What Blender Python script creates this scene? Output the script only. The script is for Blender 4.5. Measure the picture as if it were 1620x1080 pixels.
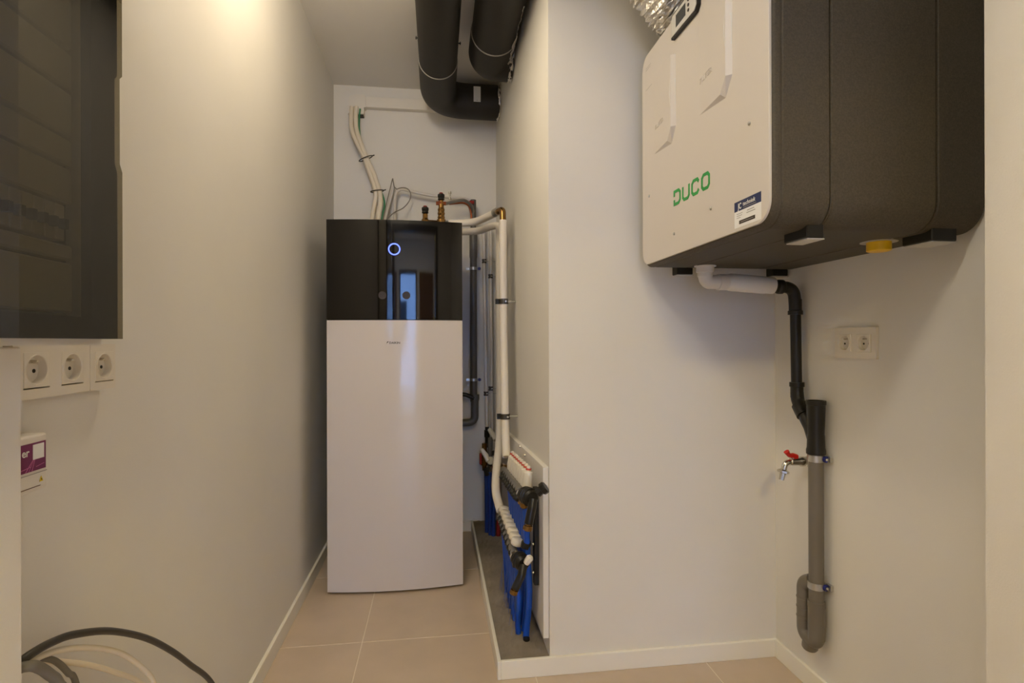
import bpy, bmesh, math, random
from mathutils import Vector, Matrix
random.seed(7)
for o in list(bpy.data.objects): bpy.data.objects.remove(o)
S = bpy.context.scene
COL = S.collection
PI = math.pi

# ------------------------------------------------------------------ camera, world, light, exposure
cam = bpy.data.objects.new('camera', bpy.data.cameras.new('camera'))
COL.objects.link(cam)
cam.data.sensor_width = 36.0
cam.data.lens = 19.453
cam.data.clip_start = 0.02
cam.matrix_world = (Matrix.Translation((0, 0, 1.113)) @ Matrix.Rotation(-0.1344, 4, 'Z')
                    @ Matrix.Rotation(PI / 2, 4, 'X') @ Matrix.Rotation(-0.0028, 4, 'Z'))
S.camera = cam

S.view_settings.view_transform = 'Standard'
S.view_settings.look = 'None'
S.view_settings.gamma = 1.0
S.view_settings.use_curve_mapping = False
S.view_settings.exposure = 0.0

W = bpy.data.worlds.new('world'); S.world = W
W.use_nodes = True
bg = W.node_tree.nodes['Background']
bg.inputs[0].default_value = (0.27, 0.50, 1.02, 1)
bg.inputs[1].default_value = 19.0

def area_light(name, loc, size, power, color, rot=(0, 0, 0), shape='DISK'):
    d = bpy.data.lights.new(name, 'AREA'); d.shape = shape
    d.size = size; d.energy = power; d.color = color
    o = bpy.data.objects.new(name, d); COL.objects.link(o)
    o.location = loc; o.rotation_euler = rot
    return o
def point_light(name, loc, radius, power, color):
    d = bpy.data.lights.new(name, 'POINT'); d.shadow_soft_size = radius; d.energy = power; d.color = color
    o = bpy.data.objects.new(name, d); COL.objects.link(o); o.location = loc
    return o
point_light('ceiling_lamp_light', (-0.30, 0.40, 2.44), 0.09, 17.5, (1.0, 0.93, 0.79))
point_light('corridor_fill_light', (-0.22, 1.58, 2.42), 0.10, 14.0, (1.0, 0.84, 0.60))  # unseen lamp added to brighten the back alcove and even out falloff
area_light('hall_fill_light', (0.15, -1.55, 2.50), 0.5, 55.0, (1.0, 0.78, 0.30))  # unseen fill added behind the camera to lower shadow contrast

# ------------------------------------------------------------------ materials
def lin(c):
    return tuple(((v / 255) / 12.92 if v / 255 <= 0.04045 else ((v / 255 + 0.055) / 1.055) ** 2.4) for v in c)

def mat(name, rgb, rough=0.5, metal=0.0, noise=0.0, scale=20.0, bump=0.0, bscale=200.0, coat=0.0, ior=1.45, emit=None, estr=0):
    m = bpy.data.materials.new(name); m.use_nodes = True
    nt = m.node_tree; b = nt.nodes['Principled BSDF']
    c = lin(rgb)
    b.inputs['Base Color'].default_value = (*c, 1)
    b.inputs['Roughness'].default_value = rough
    b.inputs['Metallic'].default_value = metal
    b.inputs['IOR'].default_value = ior
    b.inputs['Coat Weight'].default_value = coat
    tc = nt.nodes.new('ShaderNodeTexCoord')
    if noise > 0:
        n = nt.nodes.new('ShaderNodeTexNoise'); n.inputs['Scale'].default_value = scale
        n.inputs['Detail'].default_value = 6
        r = nt.nodes.new('ShaderNodeValToRGB')
        r.color_ramp.elements[0].position = 0.3; r.color_ramp.elements[1].position = 0.7
        r.color_ramp.elements[0].color = (*[max(0, v * (1 - noise)) for v in c], 1)
        r.color_ramp.elements[1].color = (*[min(1, v * (1 + noise)) for v in c], 1)
        nt.links.new(tc.outputs['Object'], n.inputs['Vector'])
        nt.links.new(n.outputs['Fac'], r.inputs['Fac']); nt.links.new(r.outputs['Color'], b.inputs['Base Color'])
    if bump > 0:
        n2 = nt.nodes.new('ShaderNodeTexNoise'); n2.inputs['Scale'].default_value = bscale
        n2.inputs['Detail'].default_value = 3
        bp = nt.nodes.new('ShaderNodeBump'); bp.inputs['Strength'].default_value = bump
        bp.inputs['Distance'].default_value = 0.002
        nt.links.new(tc.outputs['Object'], n2.inputs['Vector'])
        nt.links.new(n2.outputs['Fac'], bp.inputs['Height']); nt.links.new(bp.outputs['Normal'], b.inputs['Normal'])
    if emit:
        b.inputs['Emission Color'].default_value = (*lin(emit), 1); b.inputs['Emission Strength'].default_value = estr
    return m

M = {}
M['wall'] = mat('wall_paint', (226, 223, 217), 0.9, noise=0.015, scale=3, bump=0.12, bscale=350)
M['wall_rough'] = mat('wall_paint_rough', (226, 222, 216), 0.9, noise=0.015, scale=3, bump=0.35, bscale=260)
M['ceiling'] = mat('ceiling_paint', (238, 235, 229), 0.9, bump=0.1)
M['skirting'] = mat('skirting_paint', (236, 233, 224), 0.45)
M['tile'] = mat('beige_tile', (196, 178, 160), 0.38, noise=0.07, scale=5, bump=0.05, bscale=90)
M['grout'] = mat('grout', (226, 214, 198), 0.9)
M['concrete'] = mat('concrete', (140, 130, 118), 0.9, noise=0.22, scale=9, bump=0.7, bscale=60)
M['white_lacquer'] = mat('white_lacquer', (226, 222, 217), 0.28, coat=0.0)
M['hp_white'] = mat('hp_white', (208, 201, 197), 0.085)
M['black_gloss'] = mat('black_gloss', (17, 15, 14), 0.04, ior=1.5)
M['grey_steel'] = mat('grey_steel', (140, 138, 134), 0.4, metal=0.6)
M['plastic_white'] = mat('plastic_white', (226, 221, 212), 0.35)
M['socket_white'] = mat('socket_white', (224, 217, 205), 0.3)
M['dark_hole'] = mat('dark_hole', (28, 22, 18), 0.7)
M['chrome'] = mat('chrome', (215, 212, 205), 0.18, metal=1.0)
M['zinc'] = mat('zinc', (190, 190, 188), 0.32, metal=0.9, noise=0.1, scale=40)
M['brass'] = mat('brass', (142, 108, 62), 0.24, metal=0.9, noise=0.1, scale=60)
M['clamp_dark'] = mat('clamp_dark', (92, 89, 84), 0.32, metal=0.8)
M['copper'] = mat('copper', (160, 92, 62), 0.35, metal=0.8)
M['black_foam'] = mat('black_foam', (36, 33, 30), 0.55, noise=0.12, scale=14, bump=0.15, bscale=120)
M['black_plastic'] = mat('black_plastic', (22, 21, 20), 0.4)
M['ring_grey'] = mat('ring_grey', (176, 172, 164), 0.4)
def foil_mat():
    m = mat('foil', (226, 223, 218), 0.36, metal=1.0, bump=1.0, bscale=45)
    for n in m.node_tree.nodes:
        if n.type == 'BUMP': n.inputs['Distance'].default_value = 0.012
    return m
M['foil'] = foil_mat()
M['epp'] = mat('black_epp', (76, 69, 57), 0.62, noise=0.22, scale=260, bump=0.5, bscale=420)
M['unit_white'] = mat('unit_white', (206, 199, 192), 0.42)
M['unit_emboss'] = mat('unit_emboss', (214, 207, 200), 0.42)
M['yellow'] = mat('yellow_plastic', (236, 188, 24), 0.4)
M['green'] = mat('logo_green', (46, 152, 74), 0.5)
M['navy'] = mat('sticker_navy', (40, 50, 92), 0.45)
M['print_white'] = mat('print_white', (232, 232, 232), 0.5)
M['rim_black'] = mat('rim_black', (12, 12, 11), 0.8)
M['rim_black'].node_tree.nodes['Principled BSDF'].inputs['Specular IOR Level'].default_value = 0.0
M['print_dark'] = mat('print_dark', (52, 44, 42), 0.5)
M['print_grey'] = mat('print_grey', (150, 146, 142), 0.5)
M['purple'] = mat('sticker_purple', (112, 28, 86), 0.4, noise=0.2, scale=12)
M['pink'] = mat('sticker_pink', (196, 110, 160), 0.4)
M['warn'] = mat('sticker_yellow', (226, 196, 30), 0.5)
M['pvc_grey'] = mat('pvc_grey', (112, 106, 97), 0.4, noise=0.04, scale=8)
M['pvc_dark'] = mat('pvc_dark_grey', (92, 90, 88), 0.38, noise=0.04, scale=8)
M['pipe_black'] = mat('pipe_black', (24, 22, 19), 0.38)
M['pipe_white'] = mat('pipe_white', (222, 214, 206), 0.35)
M['insul_white'] = mat('insulation_white', (226, 219, 208), 0.6, bump=0.1, bscale=120)
M['mlcp'] = mat('white_composite_pipe', (214, 208, 202), 0.35)
M['red'] = mat('red_paint', (196, 34, 26), 0.4)
M['cap_red'] = mat('cap_red', (196, 84, 72), 0.5)
M['dark_red'] = mat('dark_red', (140, 34, 28), 0.5)
M['blue_pipe'] = mat('blue_pipe', (24, 80, 186), 0.38)
M['blue_dark'] = mat('blue_pipe_dark', (38, 66, 140), 0.4)
M['navy_plastic'] = mat('navy_plastic', (30, 38, 120), 0.4)
M['green_wire'] = mat('green_wire', (60, 130, 92), 0.5)
M['grey_wire'] = mat('grey_wire', (128, 122, 114), 0.5)
M['cable_white'] = mat('cable_white', (226, 216, 198), 0.5)
M['cable_grey'] = mat('cable_grey', (112, 108, 102), 0.5)
M['cable_black'] = mat('cable_black', (50, 47, 43), 0.4)
M['brown_door'] = mat('brown_door', (92, 58, 40), 0.4, noise=0.15, scale=6)
M['frame_dark'] = mat('frame_dark', (58, 60, 72), 0.4)
M['brick_wall'] = mat('facade', (232, 234, 240), 0.8, noise=0.1, scale=8)
M['module'] = mat('module_cover', (222, 219, 206), 0.5)
M['cab_inside'] = mat('cabinet_inside', (90, 88, 80), 0.6)
M['lcd'] = mat('lcd', (52, 56, 58), 0.15)
M['panel_grey'] = mat('panel_grey', (205, 203, 198), 0.4)
M['lamp_glass'] = mat('lamp_glass', (250, 240, 220), 0.5, emit=(255, 232, 200), estr=4)
M['ring_light'] = mat('ring_light', (90, 110, 255), 0.3, emit=(92, 112, 255), estr=2.6)
def smoked():
    m = bpy.data.materials.new('smoked_glass'); m.use_nodes = True
    nt = m.node_tree; nt.nodes.clear()
    out = nt.nodes.new('ShaderNodeOutputMaterial'); mx = nt.nodes.new('ShaderNodeMixShader')
    t = nt.nodes.new('ShaderNodeBsdfTransparent'); t.inputs[0].default_value = (0.48, 0.455, 0.38, 1)
    g = nt.nodes.new('ShaderNodeBsdfGlossy'); g.inputs['Roughness'].default_value = 0.015
    g.inputs[0].default_value = (0.9, 0.9, 0.9, 1)
    f = nt.nodes.new('ShaderNodeFresnel'); f.inputs[0].default_value = 1.5
    gm = nt.nodes.new('ShaderNodeNewGeometry'); mu = nt.nodes.new('ShaderNodeMath'); mu.operation = 'SUBTRACT'; mu.use_clamp = True
    nt.links.new(f.outputs[0], mu.inputs[0]); nt.links.new(gm.outputs['Backfacing'], mu.inputs[1])
    nt.links.new(mu.outputs[0], mx.inputs[0]); nt.links.new(t.outputs[0], mx.inputs[1])
    nt.links.new(g.outputs[0], mx.inputs[2]); nt.links.new(mx.outputs[0], out.inputs[0])
    return m
M['smoked'] = smoked()
def clear():
    m = smoked(); m.name = 'clear_glass'
    for n in m.node_tree.nodes:
        if n.type == 'BSDF_TRANSPARENT': n.inputs[0].default_value = (0.95, 0.96, 0.97, 1)
    return m
M['clear'] = clear()

# ------------------------------------------------------------------ mesh helpers
def obj(name, bm, m, parent=None, smooth=None):
    me = bpy.data.meshes.new(name)
    bmesh.ops.recalc_face_normals(bm, faces=bm.faces)
    bm.to_mesh(me); bm.free()
    me.materials.append(m if not isinstance(m, str) else M[m])
    if smooth is not None:
        for p in me.polygons: p.use_smooth = True
        try: me.set_sharp_from_angle(angle=math.radians(smooth))
        except Exception: pass
    o = bpy.data.objects.new(name, me); COL.objects.link(o)
    if parent: 
        o.parent = parent
        base = parent
        off = Vector((0, 0, 0))
        while base: off += base.location; base = base.parent
        me.transform(Matrix.Translation(-off))
    return o

def thing(name, label, cat, loc, group=None):
    o = bpy.data.objects.new(name, None); COL.objects.link(o); o.empty_display_size = 0.05
    o.location = loc; o['label'] = label; o['category'] = cat
    if group: o['group'] = group
    return o

def tag(o, label, cat, group=None):
    o['label'] = label; o['category'] = cat
    if group: o['group'] = group
    return o

def struct(name, bm, m, parent=None, label=None):
    o = obj(name, bm, m, parent)
    if not parent: o['kind'] = 'structure'
    if label: o['label'] = label
    return o

def box(bm, x0, x1, y0, y1, z0, z1, bev=0.0, seg=2):
    r = bmesh.ops.create_cube(bm, size=1.0)
    vs = r['verts']
    for v in vs:
        v.co = Vector((x0 + (v.co.x + .5) * (x1 - x0), y0 + (v.co.y + .5) * (y1 - y0), z0 + (v.co.z + .5) * (z1 - z0)))
    if bev > 0:
        es = list({e for v in vs for e in v.link_edges})
        bmesh.ops.bevel(bm, geom=es, offset=bev, segments=seg, affect='EDGES', profile=0.5)
    return bm
def B(*a, **k): return box(bmesh.new(), *a, **k)

def smooth_path(pts, n=8):
    P = [Vector(p) for p in pts]
    if len(P) < 3: return P
    out = []
    for i in range(len(P) - 1):
        p0 = P[i - 1] if i > 0 else P[i] * 2 - P[i + 1]
        p1, p2 = P[i], P[i + 1]
        p3 = P[i + 2] if i + 2 < len(P) else P[i + 1] * 2 - P[i]
        for k in range(n):
            t = k / n
            out.append(0.5 * ((2 * p1) + (-p0 + p2) * t + (2 * p0 - 5 * p1 + 4 * p2 - p3) * t * t + (-p0 + 3 * p1 - 3 * p2 + p3) * t ** 3))
    out.append(P[-1])
    return out

def fillet(pts, r, n=8):
    """polyline with rounded corners of centreline radius r"""
    P = [Vector(p) for p in pts]; out = [P[0]]
    for i in range(1, len(P) - 1):
        a = (P[i - 1] - P[i]); b = (P[i + 1] - P[i]); la, lb = a.length, b.length
        a.normalize(); b.normalize()
        ang = a.angle(b); d = min(r / max(math.tan(ang / 2), 1e-4), la * .49, lb * .49)
        s, e = P[i] + a * d, P[i] + b * d
        for k in range(n + 1):
            t = k / n
            out.append((1 - t) ** 2 * s + 2 * t * (1 - t) * P[i] + t * t * e)
    out.append(P[-1])
    return out

def tube(bm, pts, r, seg=14, cap=True, radii=None):
    P = [Vector(p) for p in pts]
    T = []
    for i in range(len(P)):
        a = P[max(i - 1, 0)]; b = P[min(i + 1, len(P) - 1)]
        T.append((b - a).normalized())
    up = Vector((0, 0, 1)) if abs(T[0].z) < .9 else Vector((1, 0, 0))
    N = T[0].cross(up).normalized()
    rings = []
    for i, p in enumerate(P):
        N = (N - T[i] * N.dot(T[i])).normalized(); Bn = T[i].cross(N)
        rr = radii[i] if radii else r
        rings.append([bm.verts.new(p + (N * math.cos(2 * PI * k / seg) + Bn * math.sin(2 * PI * k / seg)) * rr) for k in range(seg)])
    for i in range(len(rings) - 1):
        for k in range(seg):
            bm.faces.new((rings[i][k], rings[i][(k + 1) % seg], rings[i + 1][(k + 1) % seg], rings[i + 1][k]))
    if cap:
        bm.faces.new(rings[0][::-1]); bm.faces.new(rings[-1])
    return bm
def TB(pts, r, **k): return tube(bmesh.new(), pts, r, **k)

def lathe(bm, base, axis, prof, seg=18):
    """prof: (distance along axis, radius)"""
    ax = Vector(axis).normalized(); b = Vector(base)
    u = ax.cross(Vector((0, 0, 1)) if abs(ax.z) < .9 else Vector((1, 0, 0))).normalized(); v = ax.cross(u)
    rings = []
    for d, r in prof:
        rings.append([bm.verts.new(b + ax * d + (u * math.cos(2 * PI * k / seg) + v * math.sin(2 * PI * k / seg)) * max(r, 1e-5)) for k in range(seg)])
    for i in range(len(rings) - 1):
        for k in range(seg):
            bm.faces.new((rings[i][k], rings[i][(k + 1) % seg], rings[i + 1][(k + 1) % seg], rings[i + 1][k]))
    bm.faces.new(rings[0][::-1]); bm.faces.new(rings[-1])
    return bm
def LT(base, axis, prof, **k): return lathe(bmesh.new(), base, axis, prof, **k)

def rrect(w, h, r, n=6, cx=0, cy=0):
    out = []
    for (sx, sy, a0) in ((1, 1, 0), (-1, 1, 90), (-1, -1, 180), (1, -1, 270)):
        ox, oy = cx + sx * (w / 2 - r), cy + sy * (h / 2 - r)
        for k in range(n + 1):
            a = math.radians(a0 + 90 * k / n); out.append((ox + r * math.cos(a), oy + r * math.sin(a)))
    return out

def loft(bm, loops, cap=True):
    R = [[bm.verts.new(p) for p in L] for L in loops]
    n = len(R[0])
    for i in range(len(R) - 1):
        for k in range(n): bm.faces.new((R[i][k], R[i][(k + 1) % n], R[i + 1][(k + 1) % n], R[i + 1][k]))
    if cap: bm.faces.new(R[0][::-1]); bm.faces.new(R[-1])
    return bm

def frame(o, u, v):
    """plane frame: origin, right vector, up vector -> mapper (x, y, out)"""
    o, u, v = Vector(o), Vector(u), Vector(v); n = u.cross(v)
    return lambda x, y, d=0.0: o + u * x + v * y + n * d

def plate(bm, F, poly, d0, d1):
    return loft(bm, [[F(x, y, d0) for x, y in poly], [F(x, y, d1) for x, y in poly]])

def text_bm(F, body, size, d=0.0006, shear=0.0, sx=1.0, extrude=0.0004, align='LEFT', bold=0.0):
    c = bpy.data.curves.new('lettering', 'FONT'); c.body = body; c.size = size; c.shear = shear
    c.extrude = extrude; c.align_x = align; c.offset = bold; c.resolution_u = 3
    to = bpy.data.objects.new('lettering', c); COL.objects.link(to)
    dg = bpy.context.evaluated_depsgraph_get()
    me = bpy.data.meshes.new_from_object(to.evaluated_get(dg))
    bm = bmesh.new(); bm.from_mesh(me)
    for v in bm.verts: v.co = F(v.co.x * sx, v.co.y, v.co.z + d)
    bpy.data.objects.remove(to); bpy.data.curves.remove(c); bpy.data.meshes.remove(me)
    return bm

def stroke(bm, F, pts, w, d0, d1, closed=False):
    n = len(pts); L = []; R_ = []
    P = [Vector(p) for p in pts]
    for i in range(n):
        if closed: a, b = P[i - 1], P[(i + 1) % n]
        else: a, b = P[max(i - 1, 0)], P[min(i + 1, n - 1)]
        e1 = (P[i] - a).normalized() if (P[i] - a).length > 1e-9 else (b - P[i]).normalized()
        e2 = (b - P[i]).normalized() if (b - P[i]).length > 1e-9 else e1
        t = (e1 + e2).normalized(); nn = Vector((-t.y, t.x)); k = w / 2 / max(0.5, nn.dot(Vector((-e1.y, e1.x))))
        L.append(P[i] + nn * k); R_.append(P[i] - nn * k)
    V = [[bm.verts.new(F(q.x, q.y, d)) for q in S_] for S_, d in ((L, d0), (R_, d0), (L, d1), (R_, d1))]
    m = n if closed else n - 1
    for i in range(m):
        j = (i + 1) % n
        bm.faces.new((V[2][i], V[2][j], V[3][j], V[3][i])); bm.faces.new((V[0][i], V[1][i], V[1][j], V[0][j]))
        bm.faces.new((V[0][i], V[0][j], V[2][j], V[2][i])); bm.faces.new((V[1][i], V[3][i], V[3][j], V[1][j]))
    return bm

def copy_tree(o, loc, label=None, parent=None):
    c = o.copy(); COL.objects.link(c); c.parent = parent
    if loc is not None: c.location = loc
    if label: c['label'] = label
    for ch in list(o.children): copy_tree(ch, None, None, c)
    return c

# ------------------------------------------------------------------ the room
XL, XR, YM, YB, H = -0.581, 1.188, 1.82, 3.262, 2.58
bm = B(-1.3, 2.2, -3.2, 3.5, -0.12, -0.0012)
floor = struct('floor', bm, 'grout')
# tiles: 60 x 60 cm grid
for i in range(-2, 4):
    for j in range(-9, 3):
        x0, y0 = -0.279 + 0.6 * i, 2.108 + 0.6 * (j - 1)
        xa, xb, ya, yb = max(x0 + .002, -1.2), min(x0 + .598, 1.3), max(y0 + .002, -3.1), min(y0 + .598, YB)
        if ya < -0.45: pass
        if xb - xa < .02 or yb - ya < .02: continue
        if ya > YM - .02 and xa > 0.3: continue
        if ya > YM - .02: xb = min(xb, 0.2)
        if yb > YM and xb > XR - .3: yb = YM
        obj('tile', B(xa, xb, ya, yb, -0.004, 0.0, bev=0.0008, seg=1), 'tile', floor)
# raised rough screed strip where the pipes come out of the floor
bm = bmesh.new()
nx, ny = 14, 70
vv = [[None] * (ny + 1) for _ in range(nx + 1)]
for i in range(nx + 1):
    for j in range(ny + 1):
        x = 0.206 + (0.37 - 0.206) * i / nx; y = 1.812 + (YB - 1.812) * j / ny
        vv[i][j] = bm.verts.new((x, y, 0.056 + random.uniform(-.0015, .0015)))
for i in range(nx):
    for j in range(ny): bm.faces.new((vv[i][j], vv[i + 1][j], vv[i + 1][j + 1], vv[i][j + 1]))
box(bm, 0.206, 0.37, 1.812, YB, -0.004, 0.045)
obj('screed', bm, 'concrete', floor)

struct('ceiling', B(-1.3, 2.2, -3.2, 3.5, H, H + 0.12), 'ceiling')
struct('wall_left', B(-0.75, XL, -0.45, YB + .2, -0.1, H), 'wall')
struct('wall_back', B(-0.75, 0.55, YB, YB + .2, -0.1, H), 'wall')
# alcove side: very slightly skewed wall
bm = bmesh.new()
P4 = [(0.371, YM), (0.349, YB), (0.6, YB), (0.6, YM)]
loft(bm, [[(x, y, -0.1) for x, y in P4], [(x, y, H) for x, y in P4]])
struct('wall_alcove', bm, 'wall')
struct('wall_middle', B(0.6, 1.4, YM, YM + .2, -0.1, H), 'wall')
struct('wall_right', B(XR, 1.4, 0.85, YM + .2, -0.1, H), 'wall')
struct('wall_near_right', B(1.0, 1.4, -0.45, 0.893, -0.1, H), 'wall_rough')
# wall with the opening behind the camera, and the hall
bm = bmesh.new()
box(bm, XL, -0.44, -0.47, -0.35, -0.1, H); box(bm, 0.62, 1.0, -0.47, -0.35, -0.1, H); box(bm, -0.44, 0.62, -0.47, -0.35, 2.2, H)
struct('wall_near', bm, 'wall')
bm = bmesh.new()
box(bm, -0.46, -0.41, -0.485, -0.335, 0, 2.23); box(bm, 0.59, 0.64, -0.485, -0.335, 0, 2.23); box(bm, -0.41, 0.59, -0.485, -0.335, 2.17, 2.23)
d1 = struct('door_1', bm, 'frame_dark')
struct('wall_hall_left', B(-1.25, -1.1, -3.2, -0.45, -0.1, H), 'wall')
struct('wall_hall_right', B(1.1, 1.3, -3.2, -0.45, -0.1, H), 'wall')
bm = bmesh.new()
box(bm, -1.1, -0.42, -3.15, -3.0, -0.1, H); box(bm, 0.34, 1.1, -3.15, -3.0, -0.1, H); box(bm, -0.42, 0.34, -3.15, -3.0, 2.14, H)
struct('wall_hall_end', bm, 'wall')
bm = bmesh.new()
box(bm, -0.42, -0.36, -3.13, -3.02, 0, 2.14); box(bm, 0.28, 0.34, -3.13, -3.02, 0, 2.14); box(bm, -0.36, 0.28, -3.13, -3.02, 2.08, 2.14); box(bm, -0.36, 0.28, -3.13, -3.02, 0, 0.08)
d2 = struct('door_2', bm, 'frame_dark')
obj('pane', B(-0.36, 0.28, -3.08, -3.07, 0.08, 2.08), 'clear', d2)
# closed brown doors either side in the hall
for k, (xa, xb) in enumerate(((-1.05, -0.52), (0.44, 1.02))):
    d = struct('door_%d' % (3 + k), B(xa, xb, -3.0, -2.96, 0, 2.1, bev=0.004), 'brown_door')
    hx = xb - 0.07 if k == 0 else xa + 0.07
    obj('door_handle', TB(fillet([(hx, -2.96, 1.04), (hx, -2.91, 1.04), (hx + (-.11 if k == 0 else .11), -2.91, 1.04)], .012), .009), 'zinc', d)
# house across the street, seen only as a reflection
hs = thing('house', 'pale house outside, mirrored in the glossy black heat pump panel', 'building', (0, -9, 0))
bm = bmesh.new()
obj('facade', B(-5, 5, -9.3, -9, -0.3, 6), 'brick_wall', hs)
for (wx, wz) in ((-1.0, 0.9), (1.6, 0.9), (-1.0, 3.6), (1.6, 3.6)):
    w = obj('window', B(wx, wx + 1.0, -9.0, -8.94, wz, wz + 1.3), 'print_white', hs)
    obj('pane', B(wx + .08, wx + .92, -8.94, -8.93, wz + .08, wz + 1.22), 'lcd', w)
gs = struct('floor_outside', B(-8, 8, -9, -3.2, -0.3, -0.14), 'concrete')

# skirting boards
sk = 0.012; sh = 0.061
def skirt(name, x0, x1, y0, y1): struct(name, B(x0, x1, y0, y1, 0, sh, bev=0.0015, seg=1), 'skirting')
skirt('baseboard_left', XL, XL + sk, -0.35, YB)
skirt('baseboard_middle', 0.206, XR, YM - sk, YM)
skirt('baseboard_right', XR - sk, XR, 0.893, YM - sk)
skirt('baseboard_back', XL + sk, 0.194, YB - sk, YB)
skirt('baseboard_kerb', 0.194, 0.206, YM - sk, YB)
# white boxing under the fuse cabinet, where the cables come out
struct('trim_1', B(XL, -0.51, -0.35, 0.7605, 0, 1.108, bev=0.002, seg=1), 'wall')

# ------------------------------------------------------------------ ceiling lamp (out of frame), plus added fill lamps for corridor and hall
for nm, x, y, r, lb in (('ceiling_or_fill_lamp', -0.30, 0.40, .12, 'round flush white ceiling lamp above the cabinet'), ('ceiling_or_fill_lamp', -0.22, 1.58, .12, 'round flush white fill lamp added over the corridor, out of view'), ('ceiling_or_fill_lamp', 0.15, -1.55, .26, 'round flush white fill lamp added in the hall, out of view')):
    t = thing(nm, lb, 'lamp', (x, y, H))
    obj('housing', LT((x, y, H), (0, 0, -1), [(0, r), (.05, r), (.05, r * .9), (.03, r * .9)], seg=32), 'plastic_white', t, 40)
    obj('diffuser', LT((x, y, H - .035), (0, 0, -1), [(0, r * .88), (.012, r * .88)], seg=32), 'lamp_glass', t, 40)

# ------------------------------------------------------------------ electrical cabinet with smoked door
t = thing('electrical_cabinet', 'large wall cabinet of circuit breakers with smoked dark glass door', 'cabinet', (-0.50, 0.5, 1.11))
bm = bmesh.new()
box(bm, XL, XL + .02, 0.02, 0.812, 1.11, 2.1)
box(bm, XL, -0.448, 0.79, 0.812, 1.11, 2.1); box(bm, XL, -0.448, 0.02, 0.04, 1.11, 2.1)
box(bm, XL, -0.448, 0.04, 0.79, 1.11, 1.128); box(bm, XL, -0.448, 0.04, 0.79, 2.08, 2.1)
obj('body', bm, 'plastic_white', t)
# door outline with a recessed finger notch on the far edge
F = frame((-0.434, 0, 0), (0, 1, 0), (0, 0, 1))
dpoly = [(0.0, 1.118), (0.825, 1.118), (0.825, 1.346), (0.819, 1.356), (0.819, 1.472), (0.825, 1.478), (0.825, 2.11), (0.0, 2.11)]
obj('door', plate(bmesh.new(), F, dpoly, 0, 0.006), 'smoked', t)
bm = bmesh.new()
F2 = frame((-0.447, 0, 0), (0, 1, 0), (0, 0, 1))
rim = [(0.768, 1.118), (0.825, 1.118), (0.825, 1.346), (0.819, 1.356), (0.819, 1.472), (0.825, 1.478), (0.825, 2.11), (0.768, 2.11)]
plate(bm, F2, rim, 0, 0.0125)
plate(bm, F2, [(0, 1.118), (0.768, 1.118), (0.768, 1.145), (0, 1.145)], 0, .0125)
obj('door_rim', bm, 'rim_black', t)
for z0, z1 in ((1.150, 1.212), (1.2155, 1.234), (1.286, 1.330), (1.334, 1.366), (1.370, 1.425), (1.429, 1.475), (1.480, 1.545), (1.55, 1.62), (1.625, 1.70), (1.705, 1.80), (1.805, 1.92)):
    obj('cover_strip', B(-0.472, -0.455, 0.05, 0.766, z0, z1, bev=.0025, seg=1), 'module', t)
obj('busbar_cover', B(-0.49, -0.475, 0.05, 0.785, 1.13, 2.07), 'cab_inside', t)
for k in range(20):
    y = 0.752 - k * 0.018
    b = obj('breaker', B(-0.472, -0.456, y - .0165, y, 1.238, 1.282, bev=.001, seg=1), 'module', t)
    obj('switch', B(-0.456, -0.448, y - .012, y - .005, 1.252, 1.264), 'black_plastic', b)

# ------------------------------------------------------------------ sockets on the left wall
def socket(F, parent, s=.0245):
    """one insert: square face with a round recess, holes and earth pin"""
    n = 48
    cs = [(math.cos(2 * PI * k / n), math.sin(2 * PI * k / n)) for k in range(n)]
    sq = [(c * .026 / max(abs(c), abs(q)), q * .025 / max(abs(c), abs(q))) for c, q in cs]
    ci = lambda r, d: [F(r * c, r * q, d) for c, q in cs]
    ins = obj('insert', loft(bmesh.new(), [[F(x, y, -.002) for x, y in sq], [F(x, y, .0005) for x, y in sq], [F(x * .97, y * .97, .0015) for x, y in sq], ci(.0218, .0015)], cap=False), 'socket_white', parent)
    bm = bmesh.new()
    loft(bm, [ci(.0218, .0015), ci(.0212, .0022), ci(.0200, .0015), ci(.0190, -.0095)], cap=False)
    bm.faces.new([bm.verts.new(p) for p in ci(.0190, -.0095)])
    obj('recess', bm, 'socket_white', ins, 30)
    bm = bmesh.new()
    for sx in (-.0095, .0095):
        plate(bm, F, [(sx + .003 * math.cos(a), -.002 + .003 * math.sin(a)) for a in [2 * PI * k / 10 for k in range(10)]], -.0095, -.0088)
    obj('hole', bm, 'dark_hole', ins)
    bm = bmesh.new(); lathe(bm, F(0, .0115, -.010), F(0, 0, 1) - F(0, 0, 0), [(0, .0025), (.010, .0025), (.0125, .0012)], seg=10)
    obj('earth_pin', bm, 'chrome', ins, 40)
    return ins
def frame_bm(F, w, h, th, holes):
    """socket frame: a plate with square openings (four bars plus dividers)"""
    bm = bmesh.new()
    outer = rrect(w, h, .004, 4)
    xs = [-w / 2 + .0] + [v for c in holes for v in (c - .0262, c + .0262)] + [w / 2]
    box_ = lambda a, b, c, d: plate(bm, F, [(a, c), (b, c), (b, d), (a, d)], 0, th)
    box_(-w / 2, w / 2, .0252, h / 2); box_(-w / 2, w / 2, -h / 2, -.0252)
    for k in range(0, len(xs), 2): box_(xs[k], xs[k + 1], -.0252, .0252)
    bmesh.ops.remove_doubles(bm, verts=bm.verts, dist=1e-6)
    return bm
G = 'surface sockets under the cabinet'
t = thing('socket_outlet', 'double white wall socket nearest, left of the single one', 'socket', (-0.58, 0.905, 1.07), G)
Fd = frame((-0.572, 0.9015, 1.0735), (0, 1, 0), (0, 0, 1))
obj('back_box', B(XL, -0.573, 0.815, 0.980, 1.038, 1.105), 'socket_white', t)
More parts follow.
